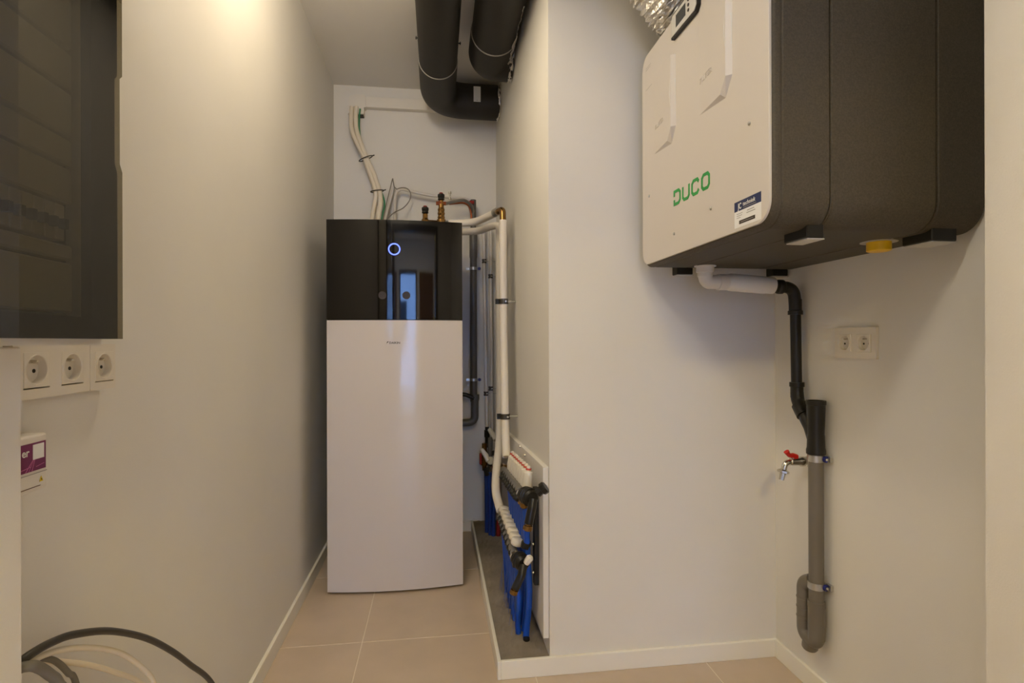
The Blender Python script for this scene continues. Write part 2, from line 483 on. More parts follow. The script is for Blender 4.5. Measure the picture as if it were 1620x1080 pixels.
obj('frame', frame_bm(Fd, .165, .078, .012, (-.0375, .0400)), 'socket_white', t)
for cx in (-.0375, .0400): socket(frame(Fd(cx, 0.0015, .011), (0, 1, 0), (0, 0, 1)), t)
t = thing('socket_outlet', 'single white wall socket right of the double one', 'socket', (-0.58, 1.02, 1.07), G)
Fd = frame((-0.572, 1.0205, 1.0725), (0, 1, 0), (0, 0, 1))
obj('back_box', B(XL, -0.573, 0.987, 1.054, 1.038, 1.105), 'socket_white', t)
obj('frame', frame_bm(Fd, .071, .076, .012, (.0035,)), 'socket_white', t)
socket(frame(Fd(.0035, 0.001, .011), (0, 1, 0), (0, 0, 1)), t)

# fibre box with a purple sticker
t = thing('fibre_box', 'small white network box with purple sticker below the sockets', 'box', (-0.58, 0.84, 0.91))
obj('housing', B(XL, -0.551, 0.762, 0.870, 0.908, 0.986, bev=.003), 'plastic_white', t)
Fs = frame((-0.5505, 0, 0), (0, 1, 0), (0, 0, 1))
stk = obj('sticker', plate(bmesh.new(), Fs, [(.764, .9370), (.8655, .9370), (.8655, .9755), (.764, .9755)], 0, .0006), 'purple', t)
bm = bmesh.new()
for (x0, y0, x1, y1, w) in ((.826, .9375, .846, .958, .0012), (.832, .9375, .8425, .953, .0007), (.838, .9375, .844, .953, .0010), (.846, .942, .862, .9445, .0007), (.812, .941, .836, .9435, .0008)):
    stroke(bm, Fs, [(x0, y0), (x1, y1)], w, .0007, .0009)
obj('stripes', bm, 'pink', stk)
obj('white_patch', plate(bmesh.new(), Fs, [(.8400, .9525), (.8615, .9525), (.8615, .9730), (.8400, .9730)], .0006, .0010), 'print_white', stk)
obj('lettering', text_bm(frame((-0.5505, .8325, .9590), (0, 1, 0), (0, 0, 1)), 'er', .0155, d=.0011, extrude=.0002, align='RIGHT', bold=.0002), 'print_white', stk)
obj('seam', B(-0.5508, -0.5500, .765, .868, .9325, .9332), 'print_grey', t)
obj('lower_seam', B(-0.5508, -0.5500, .765, .855, .9140, .9148), 'brown_door', t)
bm = bmesh.new(); plate(bm, Fs, [(.8528, .9195), (.8598, .9195), (.8563, .9270)], .0003, .0008)
w = obj('warning_triangle', bm, 'warn', t)
obj('mark', plate(bmesh.new(), Fs, [(.8557, .9210), (.8569, .9210), (.8569, .9240), (.8557, .9240)], .0009, .0012), 'print_dark', w)

# ------------------------------------------------------------------ loose cables at the lower left
def cable(name, label, pts, r, m, cat='cable', group=None):
    return tag(obj(name, TB(smooth_path(pts, 10), r, seg=12), m, smooth=60), label, cat, group)
cable('cable', 'thick black cable arching highest out of the white boxing',
      [(-.545, .735, .690), (-.528, .768, .706), (-.520, .790, .712), (-.52, .830, .706), (-.52, .879, .691), (-.52, .965, .651), (-.52, 1.071, .584), (-.52, 1.166, .509), (-.52, 1.249, .434), (-.52, 1.364, .324), (-.52, 1.45, .18), (-.52, 1.48, .006)], .0055, 'cable_black')
cable('cable', 'white cable arching just below the black one',
      [(-.550, .735, .680), (-.534, .770, .694), (-.527, .795, .697), (-.527, .825, .692), (-.527, .870, .675), (-.527, .921, .649), (-.527, .973, .617), (-.527, 1.024, .578), (-.527, 1.081, .522), (-.527, 1.117, .475), (-.527, 1.16, .38), (-.527, 1.18, .2), (-.527, 1.18, .005)], .0044, 'cable_white')
cable('cable', 'lower white cable sagging flatter behind the grey ones',
      [(-.565, .735, .675), (-.550, .775, .690), (-.54, .827, .683), (-.54, .885, .649), (-.54, .943, .611), (-.54, 1.011, .560), (-.54, 1.095, .490), (-.54, 1.19, .38), (-.54, 1.25, .2), (-.54, 1.26, .004)], .0042, 'cable_white')
cable('cable', 'slim grey cable dropping steeply between the two white cables',
      [(-.560, .735, .670), (-.542, .780, .688), (-.533, .820, .688), (-.533, .847, .674), (-.533, .866, .656), (-.533, .884, .633), (-.533, .901, .608), (-.533, .93, .5), (-.533, .94, .3), (-.533, .94, .004)], .0042, 'cable_grey')
cable('cable', 'thick grey cable lowest and leftmost out of the white boxing',
      [(-.535, .735, .685), (-.522, .765, .704), (-.515, .780, .702), (-.515, .797, .690), (-.515, .816, .670), (-.515, .833, .648), (-.515, .85, .60), (-.515, .86, .4), (-.515, .865, .007)], .0068, 'cable_grey')

# ------------------------------------------------------------------ heat pump
HX0, HX1, HY = -0.4817, 0.1133, 2.522
def hp_front(z0, z1, out=0.0, n=24, sag=.026, back=HY + .02, x0=HX0, x1=HX1):
    c = (HX0 + HX1) / 2; hw = (HX1 - HX0) / 2
    def yy(x): return HY - out - sag * (1 - ((x - c) / hw) ** 2)
    pts = [(x0 + (x1 - x0) * k / n) for k in range(n + 1)]
    poly = [(x, yy(x)) for x in pts] + [(x1, back), (x0, back)]
    return loft(bmesh.new(), [[(x, y, z0) for x, y in poly], [(x, y, z1) for x, y in poly]]), yy
t = thing('heat_pump', 'tall white floor standing heat pump with glossy black upper front', 'heat pump', (-0.184, 2.8, 0))
obj('casing', B(HX0 + .004, HX1 - .004, HY + .02, 3.13, 0.02, 1.645, bev=.006), 'grey_steel', t)
bm, yf = hp_front(0.012, 1.2085); obj('lower_front', bm, 'hp_white', t, 30)
bm, _ = hp_front(1.212, 1.652, out=.002); up = obj('upper_front', bm, 'black_gloss', t, 30)
bm, _ = hp_front(1.2085, 1.212, out=-.004); obj('seam', bm, 'black_plastic', t)
for x in (-.44, .07):
    for y in (2.6, 3.06): obj('foot', LT((x, y, 0), (0, 0, 1), [(0, .02), (.01, .02), (.01, .01), (.03, .01)], seg=12), 'black_plastic', t)
yc = yf(-.187) - .0035
n = 40; bm = bmesh.new(); ro, ri = .0265, .0215
L = []
for r, d in ((ro, 0), (ro, -.0015), (ri, -.0015), (ri, 0)):
    L.append([(-.187 + r * math.cos(2 * PI * k / n), yf(-.187 + r * math.cos(2 * PI * k / n)) - .0022 + d, 1.5225 + r * math.sin(2 * PI * k / n)) for k in range(n)])
loft(bm, L, cap=False); obj('display_ring', bm, 'ring_light', up)
for x in (-.239, -.135):
    obj('sensor_eye', LT((x, yf(x) - .0015, 1.3185), (0, -1, 0), [(0, .0175), (.0012, .0175)], seg=24), 'print_dark', up)
Fh = frame((-.2225, yf(-.2) - .0002, 1.1045), (1, 0, 0), (0, 0, 1))
lg = obj('logo', text_bm(frame((-.2105, yf(-.2) - .0003, 1.1045), (1, 0, 0), (0, 0, 1)), 'DAIKIN', .0125, d=.0003, sx=1.15, extrude=.0002, bold=.0003), 'print_dark', t)
obj('emblem', plate(bmesh.new(), Fh, [(0, 0), (.004, .010), (.011, .010)], .0002, .0006), 'print_dark', lg)

# ------------------------------------------------------------------ insulated ducts under the ceiling
def duct(label, pts, rad, bend, ring_at, cx, zc, endy, r_elb):
    t = thing('insulated_duct', label, 'duct', pts[0], 'black insulated ducts under the ceiling')
    P = fillet([Vector(p) for p in pts], bend, 14)
    st = [(cx, -0.3, zc), (cx, 0.6, zc), (cx, 1.4, zc), (cx, ring_at, zc)]
    obj('straight', TB(st, rad, seg=40), 'black_foam', t, 50)
    el = [p for p in P if True]
    obj('elbow', TB(el, r_elb, seg=40), 'black_foam', t, 50)
    obj('joint_ring', TB([(cx, ring_at - .006, zc), (cx, ring_at + .006, zc)], rad + .0025, seg=40), 'ring_grey', t, 50)
    return t
t1 = duct('black insulated duct over the heat pump, left of the two, elbow at back wall', [(.008, 2.664, 2.455), (.008, 3.10, 2.455), (.347, 3.10, 2.455)], .0905, .26, 2.664, .008, 2.455, 3.1, .0935)
t2 = duct('black insulated duct beside the wall, right of the two', [(.252, 2.41, 2.462), (.252, 2.615, 2.462), (.354, 2.615, 2.462)], .1, .11, 2.41, .252, 2.462, 2.6, .104)
def crumple(bm, amp, seed):
    rnd = random.Random(seed)
    for v in bm.verts: v.co += Vector((rnd.uniform(-1, 1), rnd.uniform(-1, 1), rnd.uniform(-1, 1))) * amp
    return bm
obj('foil_collar', crumple(TB([(.337, 3.10, 2.455), (.341, 3.10, 2.455), (.345, 3.10, 2.455), (.350, 3.1, 2.455)], .0940, seg=30), .0055, 3), 'foil', t1)
bm = bmesh.new()
obj('foil_collar', crumple(TB([(.335, 2.615, 2.462), (.341, 2.615, 2.462), (.347, 2.615, 2.462), (.354, 2.615, 2.462)], .1055, seg=44), .004, 4), 'foil', t2)
# strip of foil tape peeling along the right duct
bm = bmesh.new()
rnd = random.Random(2)
pr = None
for k in range(30):
    y = 2.10 + k * .018; a = math.radians(-38 + rnd.uniform(-3, 3)); w = math.radians(rnd.uniform(3, 9) if k > 12 else rnd.uniform(.5, 2))
    rr = .1025 + rnd.uniform(0, .003)
    q = [bm.verts.new((.252 + rr * math.cos(b), y, 2.462 + rr * math.sin(b))) for b in (a - w, a, a + w)]
    q[1].co += Vector((.0, 0, -.003))
    if pr:
        bm.faces.new((pr[0], pr[1], q[1], q[0])); bm.faces.new((pr[1], pr[2], q[2], q[1]))
    pr = q
obj('foil_tape', bm, 'foil', t2)
bm = bmesh.new(); box(bm, .200, .238, 3.0065, 3.0105, 2.418, 2.50)
lb = obj('paper_label', bm, 'print_white', t1); lb.rotation_euler = (0, 0, 0)
obj('mark', B(.2175, .2205, 3.0055, 3.0065, 2.424, 2.4265), 'print_dark', lb)
def wing(x, y, z, parent, s):
    bm = bmesh.new(); tube(bm, [(x, y, z), (x + s * .012, y, z)], .003, seg=8); tube(bm, [(x + s * .009, y, z - .007), (x + s * .009, y, z + .007)], .002, seg=6)
    obj('screw', bm, 'black_plastic', parent)
wing(-.0795, 2.47, 2.45, t1, -1); wing(.097, 2.49, 2.45, t1, 1); wing(.099, 2.16, 2.45, t1, 1)
wing(.153, 2.13, 2.45, t2, -1)

# ------------------------------------------------------------------ cable trunking on the back wall
t = thing('cable_trunking', 'white plastic cable trunking along the top of the back wall', 'trunking', (-0.1, YB, 2.5))
obj('channel', B(-0.42, 0.349, YB - .040, YB, 2.446, 2.506, bev=.003), 'plastic_white', t)
F = frame((0, YB, 0), (1, 0, 0), (0, 0, 1))
poly = [(-.408, 2.402), (-.408, 2.44), (-.398, 2.440), (-.398, 2.512), (-.455, 2.512), (-.475, 2.507), (-.488, 2.494), (-.494, 2.474), (-.494, 2.402)]
obj('corner_cover', plate(bmesh.new(), F, poly, 0, .046), 'plastic_white', t)
obj('channel_stub', B(-.490, -.412, YB - .038, YB, 2.396, 2.404), 'black_plastic', t)

Yc = 3.215
G = 'white cables from trunking to heat pump'
cable('power_cable', 'leftmost white cable hanging from the trunking to the heat pump',
      [(-.474, Yc, 2.44), (-.476, Yc - .01, 2.36), (-.468, Yc - .03, 2.29), (-.440, Yc - .04, 2.22), (-.40, Yc - .05, 2.14), (-.372, Yc - .05, 2.06), (-.348, Yc - .05, 1.99), (-.336, Yc - .06, 1.93), (-.342, Yc - .08, 1.87), (-.352, Yc - .11, 1.78), (-.354, Yc - .14, 1.63)], .012, 'cable_white', group=G)
cable('power_cable', 'thick white cable right in the bundle from the trunking',
      [(-.450, Yc, 2.44), (-.450, Yc - .01, 2.36), (-.438, Yc - .03, 2.28), (-.412, Yc - .05, 2.20), (-.384, Yc - .05, 2.13), (-.352, Yc - .05, 2.06), (-.328, Yc - .05, 1.99), (-.312, Yc - .06, 1.93), (-.310, Yc - .08, 1.87), (-.318, Yc - .11, 1.78), (-.320, Yc - .14, 1.63)], .013, 'cable_white', group=G)
cable('power_cable', 'thin white cable at the back of the bundle under the trunking',
      [(-.462, Yc + .02, 2.44), (-.466, Yc + .02, 2.34), (-.455, Yc + .01, 2.26), (-.425, Yc - .01, 2.18), (-.392, Yc, 2.09), (-.368, Yc, 2.02), (-.345, Yc - .02, 1.94), (-.332, Yc - .05, 1.86), (-.338, Yc - .11, 1.63)], .008, 'cable_white', group=G)
cable('earth_wire', 'thin green earth wire hanging right of the white cables',
      [(-.428, Yc, 2.43), (-.432, Yc - .01, 2.37), (-.428, Yc - .03, 2.29), (-.41, Yc - .035, 2.2), (-.36, Yc - .03, 2.07), (-.318, Yc - .04, 1.975), (-.297, Yc - .06, 1.925), (-.287, Yc - .08, 1.87), (-.298, Yc - .1, 1.80), (-.315, Yc - .12, 1.62)], .0045, 'green_wire', cat='wire')
for k, (x, z, tl) in enumerate(((-.392, 2.135, .45), (-.330, 1.955, .15))):
    n = 24; a = []
    for i in range(n + 1):
        b = 2 * PI * i / n
        a.append((x + .036 * math.cos(b), 3.166 + .022 * math.sin(b), z + .036 * math.cos(b) * tl))
    bm = TB(a, .0028, seg=8, cap=False); tube(bm, [a[0], (a[0][0] + .012, a[0][1] - .004, a[0][2] + .004)], .003, seg=6)
    tag(obj('cable_tie', bm, 'cable_black'), ('black cable tie midway up the white cable bundle', 'black cable tie low on the white cable bundle just above the heat pump')[k], 'cable tie')
cable('control_wire', 'thin grey wire folded to a sharp peak above the heat pump',
      [(-.292, 3.0, 1.64), (-.290, 3.08, 1.78), (-.277, 3.17, 1.90), (-.262, 3.2, 1.98), (-.2485, 3.2, 2.035), (-.246, 3.2, 2.03), (-.240, 3.2, 1.995), (-.232, 3.2, 1.985), (-.226, 3.2, 1.98)], .003, 'grey_wire', cat='wire')
cable('control_wire', 'thin dark wire looping above the heat pump behind its top',
      [(-.226, 3.2, 1.978), (-.20, 3.19, 1.985), (-.175, 3.19, 1.985), (-.155, 3.19, 1.972), (-.146, 3.18, 1.940), (-.158, 3.17, 1.90), (-.19, 3.16, 1.862), (-.24, 3.13, 1.825), (-.275, 3.0, 1.74), (-.29, 2.95, 1.63)], .0028, 'grey_wire', cat='wire')
cable('hose', 'white tube rising behind the heat pump and bending right along the wall',
      [(-.226, 3.0, 1.62), (-.232, 3.14, 1.80), (-.234, 3.19, 1.90), (-.228, 3.2, 1.955), (-.200, 3.2, 1.978), (-.150, 3.2, 1.970), (-.07, 3.2, 1.955), (.02, 3.2, 1.945), (.10, 3.2, 1.94), (.17, 3.2, 1.935), (.205, 3.2, 1.92)], .0085, 'mlcp', cat='hose')
cable('hose', 'second white tube standing behind the heat pump left of the valves',
      [(-.285, 3.02, 1.62), (-.282, 3.1, 1.78), (-.268, 3.19, 1.89), (-.255, 3.21, 1.95), (-.250, 3.225, 2.0)], .008, 'mlcp', cat='hose')

# ------------------------------------------------------------------ brass safety valves on the heat pump
def knob(parent, x, y, z, s=1.0):
    k = obj('knob', LT((x, y, z), (0, 0, 1), [(0, .010 * s), (.004 * s, .0175 * s), (.012 * s, .0155 * s), (.022 * s, .0185 * s), (.030 * s, .0175 * s), (.034 * s, .012 * s)], seg=10), 'black_plastic', parent)
    obj('cap', LT((x, y, z + .034 * s), (0, 0, 1), [(0, .0105 * s), (.005 * s, .0095 * s), (.007 * s, .004 * s)], seg=14), 'dark_red', k, 40)
t = thing('safety_valve', 'left shorter brass safety valve with black knob on the heat pump', 'valve', (-.058, 2.82, 1.645), 'brass safety valves on the heat pump')
obj('valve_body', LT((-.058, 2.82, 1.60), (0, 0, 1), [(0, .014), (.10, .014), (.10, .019), (.125, .019), (.135, .013), (.155, .013)], seg=8), 'brass', t)
obj('stem', LT((-.058, 2.82, 1.752), (0, 0, 1), [(0, .009), (.016, .009)], seg=12), 'brass', t)
obj('side_tee', TB([(-.058, 2.82, 1.715), (-.01, 2.82, 1.713), (.02, 2.82, 1.712)], .013), 'brass', t, 50)
knob(t, -.058, 2.82, 1.757)
t = thing('safety_valve', 'right taller brass safety valve with black knob and red cap', 'valve', (.022, 2.82, 1.645), 'brass safety valves on the heat pump')
obj('valve_body', LT((.022, 2.82, 1.60), (0, 0, 1), [(0, .016), (.105, .016), (.105, .022), (.13, .022), (.13, .016), (.14, .019), (.15, .016), (.16, .019), (.17, .016), (.18, .018), (.19, .014), (.22, .012)], seg=14), 'brass', t)
obj('union', LT((-.004, 2.82, 1.812), (1, 0, 0), [(0, .010), (.012, .010), (.012, .014), (.028, .014), (.028, .010), (.05, .010)], seg=8), 'copper', t)
obj('stem', LT((.022, 2.82, 1.815), (0, 0, 1), [(0, .010), (.02, .010)], seg=12), 'brass', t)
knob(t, .022, 2.82, 1.826)
obj('nut', LT((.04, 2.82, 1.712), (1, 0, 0), [(0, .014), (.02, .014), (.02, .010), (.035, .010)], seg=6), 'zinc', t)
cable('flexible_pipe', 'grey steel relief pipe arching from the taller brass valve to the drain',
      [(.048, 2.82, 1.812), (.075, 2.88, 1.835), (.11, 2.97, 1.865), (.145, 3.06, 1.893), (.175, 3.11, 1.893), (.195, 3.14, 1.88), (.206, 3.165, 1.85), (.208, 3.175, 1.80)], .0085, 'grey_steel', cat='pipe')
cable('relief_pipe', 'thin copper coloured relief pipe just under the grey arched one',
      [(.07, 3.1, 1.88), (.11, 3.14, 1.895), (.15, 3.15, 1.90), (.18, 3.155, 1.885), (.194, 3.16, 1.84), (.195, 3.16, 1.80)], .006, 'copper', cat='pipe')
tag(obj('pipe_clip', LT((.075, 3.2, 1.93), (0, 0, 1), [(0, .010), (.012, .010), (.012, .006), (.032, .006), (.032, .010), (.044, .010)], seg=10), 'chrome'), 'small chrome pipe clip on the back wall right of the taller valve', 'clip')
tag(obj('stop_valve', LT((.165, 3.15, 1.905), (1, 0, 0), [(0, .006), (.02, .007), (.02, .010), (.045, .010)], seg=8), 'dark_red'), 'small dark red valve above the grey drain pipe', 'valve')

# ------------------------------------------------------------------ grey drain pipe at the back
def clamp(parent, x, y, z, r, m='chrome', lug='navy_plastic', ax='-Y', h=.016):
    c = obj('clamp', LT((x, y, z - h / 2), (0, 0, 1), [(0, r), (0, r + .003), (h, r + .003), (h, r)], seg=24), m, parent, 40)
    bm = bmesh.new()
    if ax == '-Y':   # pipe in front of a wall to the back
        box(bm, x - r - .022, x - r, y - .004, y + .004, z - h / 2, z + h / 2, bev=.001, seg=1)
        box(bm, x + r, x + r + .024, y - .004, y + .004, z - h / 2, z + h / 2, bev=.001, seg=1)
        obj('lug', bm, m, c)
        obj('pad', LT((x + r + .012, y - .004, z), (0, -1, 0), [(0, .009), (.008, .009)], seg=12), lug, c)
        obj('screw', LT((x - r - .012, y - .004, z), (0, -1, 0), [(0, .005), (.005, .004)], seg=8), 'zinc', c)
    return c
t = thing('drain_pipe', 'dark grey vertical drain pipe on the back wall right of the heat pump', 'pipe', (.207, 3.18, .63))
obj('upper_pipe', TB([(.207, 3.175, 1.60), (.207, 3.175, 1.925)], .0165, seg=20), 'pvc_dark', t, 40)
obj('socket_collar', LT((.207, 3.175, 1.60), (0, 0, 1), [(-.02, .0185), (0, .0225), (.12, .0225), (.14, .018)], seg=20), 'pvc_dark', t, 40)
obj('long_pipe', TB([(.207, 3.175, .77), (.207, 3.175, 1.62)], .0200, seg=20), 'pvc_dark', t, 40)
obj('lower_collar', LT((.213, 3.175, .685), (0, 0, 1), [(0, .0205), (.085, .0215), (.10, .0255), (.125, .0255), (.125, .021)], seg=20), 'pvc_dark', t, 40)
obj('bend', TB(fillet([(.213, 3.175, .74), (.213, 3.175, .652), (-.02, 3.175, .640)], .04), .0215, seg=20), 'pvc_dark', t, 40)
clamp(t, .207, 3.175, 1.531, .0205, m='zinc'); clamp(t, .207, 3.175, .895, .0205, m='zinc')
cable('hose', 'short black hose entering the grey drain pipe behind the heat pump', [(.0, 3.16, .80), (.08, 3.16, .812), (.15, 3.16, .812), (.185, 3.16, .800), (.208, 3.16, .79)], .0125, 'pipe_black', cat='hose')
# thin white pipes
def dclamp(parent, x, y, z, r, dirx=1):
    c = obj('clamp', LT((x, y, z - .012), (0, 0, 1), [(0, r), (0, r + .004), (.009, r + .004), (.009, r + .002), (.015, r + .002), (.015, r + .004), (.024, r + .004), (.024, r)], seg=18), 'clamp_dark', parent, 40)
    obj('rod', TB([(x + dirx * r, y, z), (x + dirx * (r + .055 if dirx > 0 else .05), y, z)], .0025, seg=8), 'zinc', c)
    obj('bolt', LT((x + .4 * r, y - r - .003, z), (0, -1, 0), [(0, .005), (.006, .004)], seg=8), 'chrome', c)
t = thing('water_pipe', 'thin white water pipe left of the pair on the back wall', 'pipe', (.272, 3.2, .56), 'thin white water pipes by the drain')
obj('pipe', TB([(.268, 3.2, 1.78), (.272, 3.2, 1.4), (.284, 3.2, .60)], .0095), 'mlcp', t, 50)
dclamp(t, .2715, 3.2, 1.578, .0095); dclamp(t, .280, 3.2, .812, .0095)
obj('coupling', LT((.285, 3.2, .50), (0, 0, 1), [(0, .012), (.06, .012), (.06, .016), (.10, .016), (.10, .011), (.12, .011)], seg=10), 'black_plastic', t)
t = thing('water_pipe', 'thin white water pipe right of the pair on the back wall', 'pipe', (.311, 3.2, .56), 'thin white water pipes by the drain')
obj('pipe', TB([(.309, 3.2, 1.78), (.308, 3.2, 1.4), (.315, 3.2, .60)], .0095), 'mlcp', t, 50)
dclamp(t, .308, 3.2, 1.491, .0095); dclamp(t, .308, 3.2, .841, .0095)

# ------------------------------------------------------------------ insulated heating pipes on the alcove wall
t = thing('insulated_pipe', 'front white insulated heating pipe down to the upper manifold', 'pipe', (.30, 2.53, .6), 'white insulated heating pipes')
obj('upper_run', TB(smooth_path([(.06, 2.82, 1.712), (.14, 2.81, 1.714), (.20, 2.77, 1.716), (.245, 2.67, 1.718), (.283, 2.585, 1.722)], 8), .0185, seg=20), 'insul_white', t, 60)
obj('drop', TB(smooth_path([(.302, 2.535, 1.672), (.302, 2.53, 1.3), (.303, 2.50, .9), (.303, 2.47, .70), (.301, 2.42, .605)], 8), .0185, seg=20), 'insul_white', t, 60)
obj('elbow', TB(fillet([(.281, 2.59, 1.722), (.302, 2.545, 1.724), (.302, 2.535, 1.665)], .02), .0150, seg=18), 'brass', t, 50)
obj('coupling', TB([(.272, 2.608, 1.721), (.284, 2.582, 1.723)], .0205, seg=18), 'zinc', t, 50)
def wclamp(parent, x, y, z, r):
    c = obj('clamp', LT((x, y, z - .012), (0, 0, 1), [(0, r), (0, r + .0045), (.008, r + .0045), (.008, r + .0025), (.016, r + .0025), (.016, r + .0045), (.024, r + .0045), (.024, r)], seg=20), 'clamp_dark', parent, 40)
    obj('lug', B(x - r - .018, x - r, y - .006, y + .006, z - .012, z + .012, bev=.001, seg=1), 'black_plastic', c)
    obj('rod', TB([(x + r, y, z), (.372 if y < 2.4 else .362, y, z)], .004, seg=8), 'zinc', c)
    obj('bolt', LT((x + .5 * r, y - r - .002, z), (0, -1, 0), [(0, .006), (.008, .005)], seg=6), 'chrome', c)
wclamp(t, .302, 2.53, 1.297, .0185); wclamp(t, .303, 2.485, .775, .0185)
t = thing('insulated_pipe', 'rear white insulated heating pipe down to the lower manifold', 'pipe', (.31, 2.78, .6), 'white insulated heating pipes')
obj('upper_run', TB(smooth_path([(.05, 2.93, 1.690), (.16, 2.92, 1.692), (.225, 2.89, 1.694), (.27, 2.82, 1.70), (.308, 2.78, 1.695), (.314, 2.78, 1.64)], 8), .0185, seg=20), 'insul_white', t, 60)
obj('drop', TB(smooth_path([(.314, 2.78, 1.65), (.312, 2.78, 1.3), (.312, 2.76, .9), (.308, 2.74, .72), (.296, 2.68, .60), (.272, 2.58, .50), (.262, 2.50, .435), (.268, 2.44, .395), (.272, 2.40, .375)], 8), .0190, seg=20), 'insul_white', t, 60)
wclamp(t, .301, 2.71, .565, .0195)
cable('sensor_cable', 'thin black sensor cable curling on top of the white insulated pipe', [(.19, 2.95, 1.75), (.215, 2.90, 1.752), (.235, 2.86, 1.742), (.225, 2.80, 1.738), (.21, 2.79, 1.72)], .003, 'cable_black', cat='wire')

# ------------------------------------------------------------------ manifold board and floor heating manifolds
tag(obj('mounting_board', loft(bmesh.new(), [[(.3705 - .0153 * (y - 1.82) - d, y, z) for (y, z) in ((1.835, .112), (1.835, .688), (1.845, .690), (2.72, .662), (2.72, .112))] for d in (0.0, .018)]), 'wall'), 'white mounting board behind the floor heating manifolds', 'board')
t = thing('board_bracket', 'black vertical bracket on the white manifold board', 'bracket', (.345, 1.90, .25))
obj('rail', B(.334, .351, 1.905, 1.935, .26, .60, bev=.002, seg=1), 'black_plastic', t)
for z in (.30, .40, .52): obj('bolt', LT((.334, 1.92, z), (-1, 0, 0), [(0, .005), (.004, .004)], seg=6), 'zinc', t)
for k, (y, z) in enumerate(((2.30, .672), (2.17, .662))):
    tag(obj('board_screw', LT((.3455, y, z), (-1, 0, 0), [(0, .006), (.005, .005), (.005, .003), (.008, .003)], seg=8), 'chrome'), ('chrome screw on the manifold board, the farther one', 'chrome screw on the manifold board, the nearer one')[k], 'screw', 'screws on the manifold board')

t = thing('upper_manifold', 'upper floor heating manifold with red tipped white flow caps', 'manifold', (.29, 2.1, .59), 'floor heating manifolds')
obj('bar', TB([(.283, 1.85, .600), (.283, 2.37, .560)], .0150, seg=16), 'grey_steel', t, 50)
obj('end_cap', LT((.290, 2.37, .562), (0, 1, 0), [(0, .018), (.02, .018), (.03, .014), (.06, .014)], seg=12), 'brass', t)
N = 9; ys = [1.875 + k * .052 for k in range(N)]
for k, y in enumerate(ys):
    zb = .600 - (y - 1.85) * .075
    # white flow cap leaning up towards the wall
    ax = Vector((.10, 0, 1)).normalized()
    c = obj('flow_cap', LT(Vector((.303, y, zb + .012)), ax, [(0, .0150), (.008, .0172), (.055, .0155), (.058, .010), (.062, .010)], seg=12), 'plastic_white', t, 50)
    obj('tip', LT(Vector((.303, y, zb + .012)) + ax * .062, ax, [(0, .0070), (.013, .0066), (.015, .004)], seg=10), 'plastic_white', c, 40)
    obj('red_ring', LT(Vector((.303, y, zb + .012)) + ax * .0625, ax, [(0, .0100), (.0060, .0100)], seg=10), 'cap_red', c, 40)
    bm = LT((.283, y, zb), Vector((-.6, 0, -.8)), [(0, .0155), (.014, .0165), (.014, .011), (.026, .013), (.034, .012)], seg=8)
    obj('connector', bm, 'black_plastic', t)
    obj('compression_nut', LT((.289, y, zb - .005), (.12, 0, -1), [(0, .012), (.022, .013), (.022, .016), (.046, .016), (.046, .011), (.054, .011)], seg=6), 'brass', t)
obj('union_nut', LT((.283, 1.85, .600), (0, -1, 0), [(0, .021), (.018, .021), (.018, .018)], seg=8), 'chrome', t)
bm = LT((.288, 1.832, .602), (.30, -1, 0), [(0, .020), (.008, .0285), (.014, .0285), (.016, .024), (.022, .030), (.028, .030), (.030, .025), (.036, .030), (.042, .030), (.044, .025), (.052, .027), (.060, .021)], seg=20)
ua = obj('filling_valve', bm, 'black_plastic', t, 40)
obj('handle', LT((.322, 1.77, .622), (.75, -.25, .6), [(0, .016), (.016, .014), (.018, .020), (.030, .021), (.034, .018)], seg=8), 'black_plastic', ua)
obj('spout', TB(fillet([(.308, 1.775, .600), (.302, 1.765, .575), (.290, 1.76, .525)], .02), .0145, seg=14), 'black_plastic', ua, 50)
obj('spout_nut', LT((.2895, 1.76, .526), (-.15, 0, -1), [(0, .009), (.006, .009), (.006, .015), (.018, .0165), (.022, .013)], seg=8), 'brass', ua)

t = thing('lower_manifold', 'lower floor heating manifold with round cream hand knobs', 'manifold', (.27, 2.1, .37), 'floor heating manifolds')
obj('bar', TB([(.268, 1.90, .368), (.268, 2.36, .355)], .0150, seg=16), 'grey_steel', t, 50)
obj('end_cap', LT((.270, 2.36, .357), (0, 1, 0), [(0, .018), (.02, .018), (.03, .013), (.04, .013)], seg=12), 'zinc', t)
ys2 = [1.945 + k * .054 for k in range(8)]
for k, y in enumerate(ys2):
    obj('hand_knob', LT((.276, y, .388), (.25, 0, 1), [(0, .014), (.004, .021), (.010, .0235), (.022, .0235), (.026, .021), (.028, .015)], seg=14), 'socket_white', t, 40)
    obj('connector', LT((.268, y, .366), (-.7, 0, -.6), [(0, .0155), (.012, .0155), (.012, .010), (.018, .012)], seg=8), 'black_plastic', t)
    obj('compression_nut', LT((.272, y, .352), (.12, 0, -1), [(0, .012), (.014, .013), (.014, .016), (.036, .016), (.036, .011)], seg=6), 'black_plastic', t)
obj('union_nut', LT((.267, 1.902, .368), (0, -1, 0), [(0, .020), (.018, .020), (.018, .017)], seg=8), 'chrome', t)
ua = obj('filling_valve', LT((.272, 1.885, .370), (.28, -1, -.1), [(0, .020), (.008, .0275), (.014, .0275), (.016, .023), (.022, .029), (.028, .029), (.030, .024), (.038, .028), (.044, .027), (.052, .020)], seg=20), 'black_plastic', t, 40)
obj('white_cap', LT((.292, 1.825, .372), (.45, -.2, .75), [(0, .010), (.008, .012), (.026, .012), (.030, .009)], seg=8), 'plastic_white', ua)
obj('spout', TB(fillet([(.284, 1.83, .366), (.276, 1.815, .34), (.252, 1.81, .295)], .02), .0135, seg=14), 'black_plastic', ua, 50)
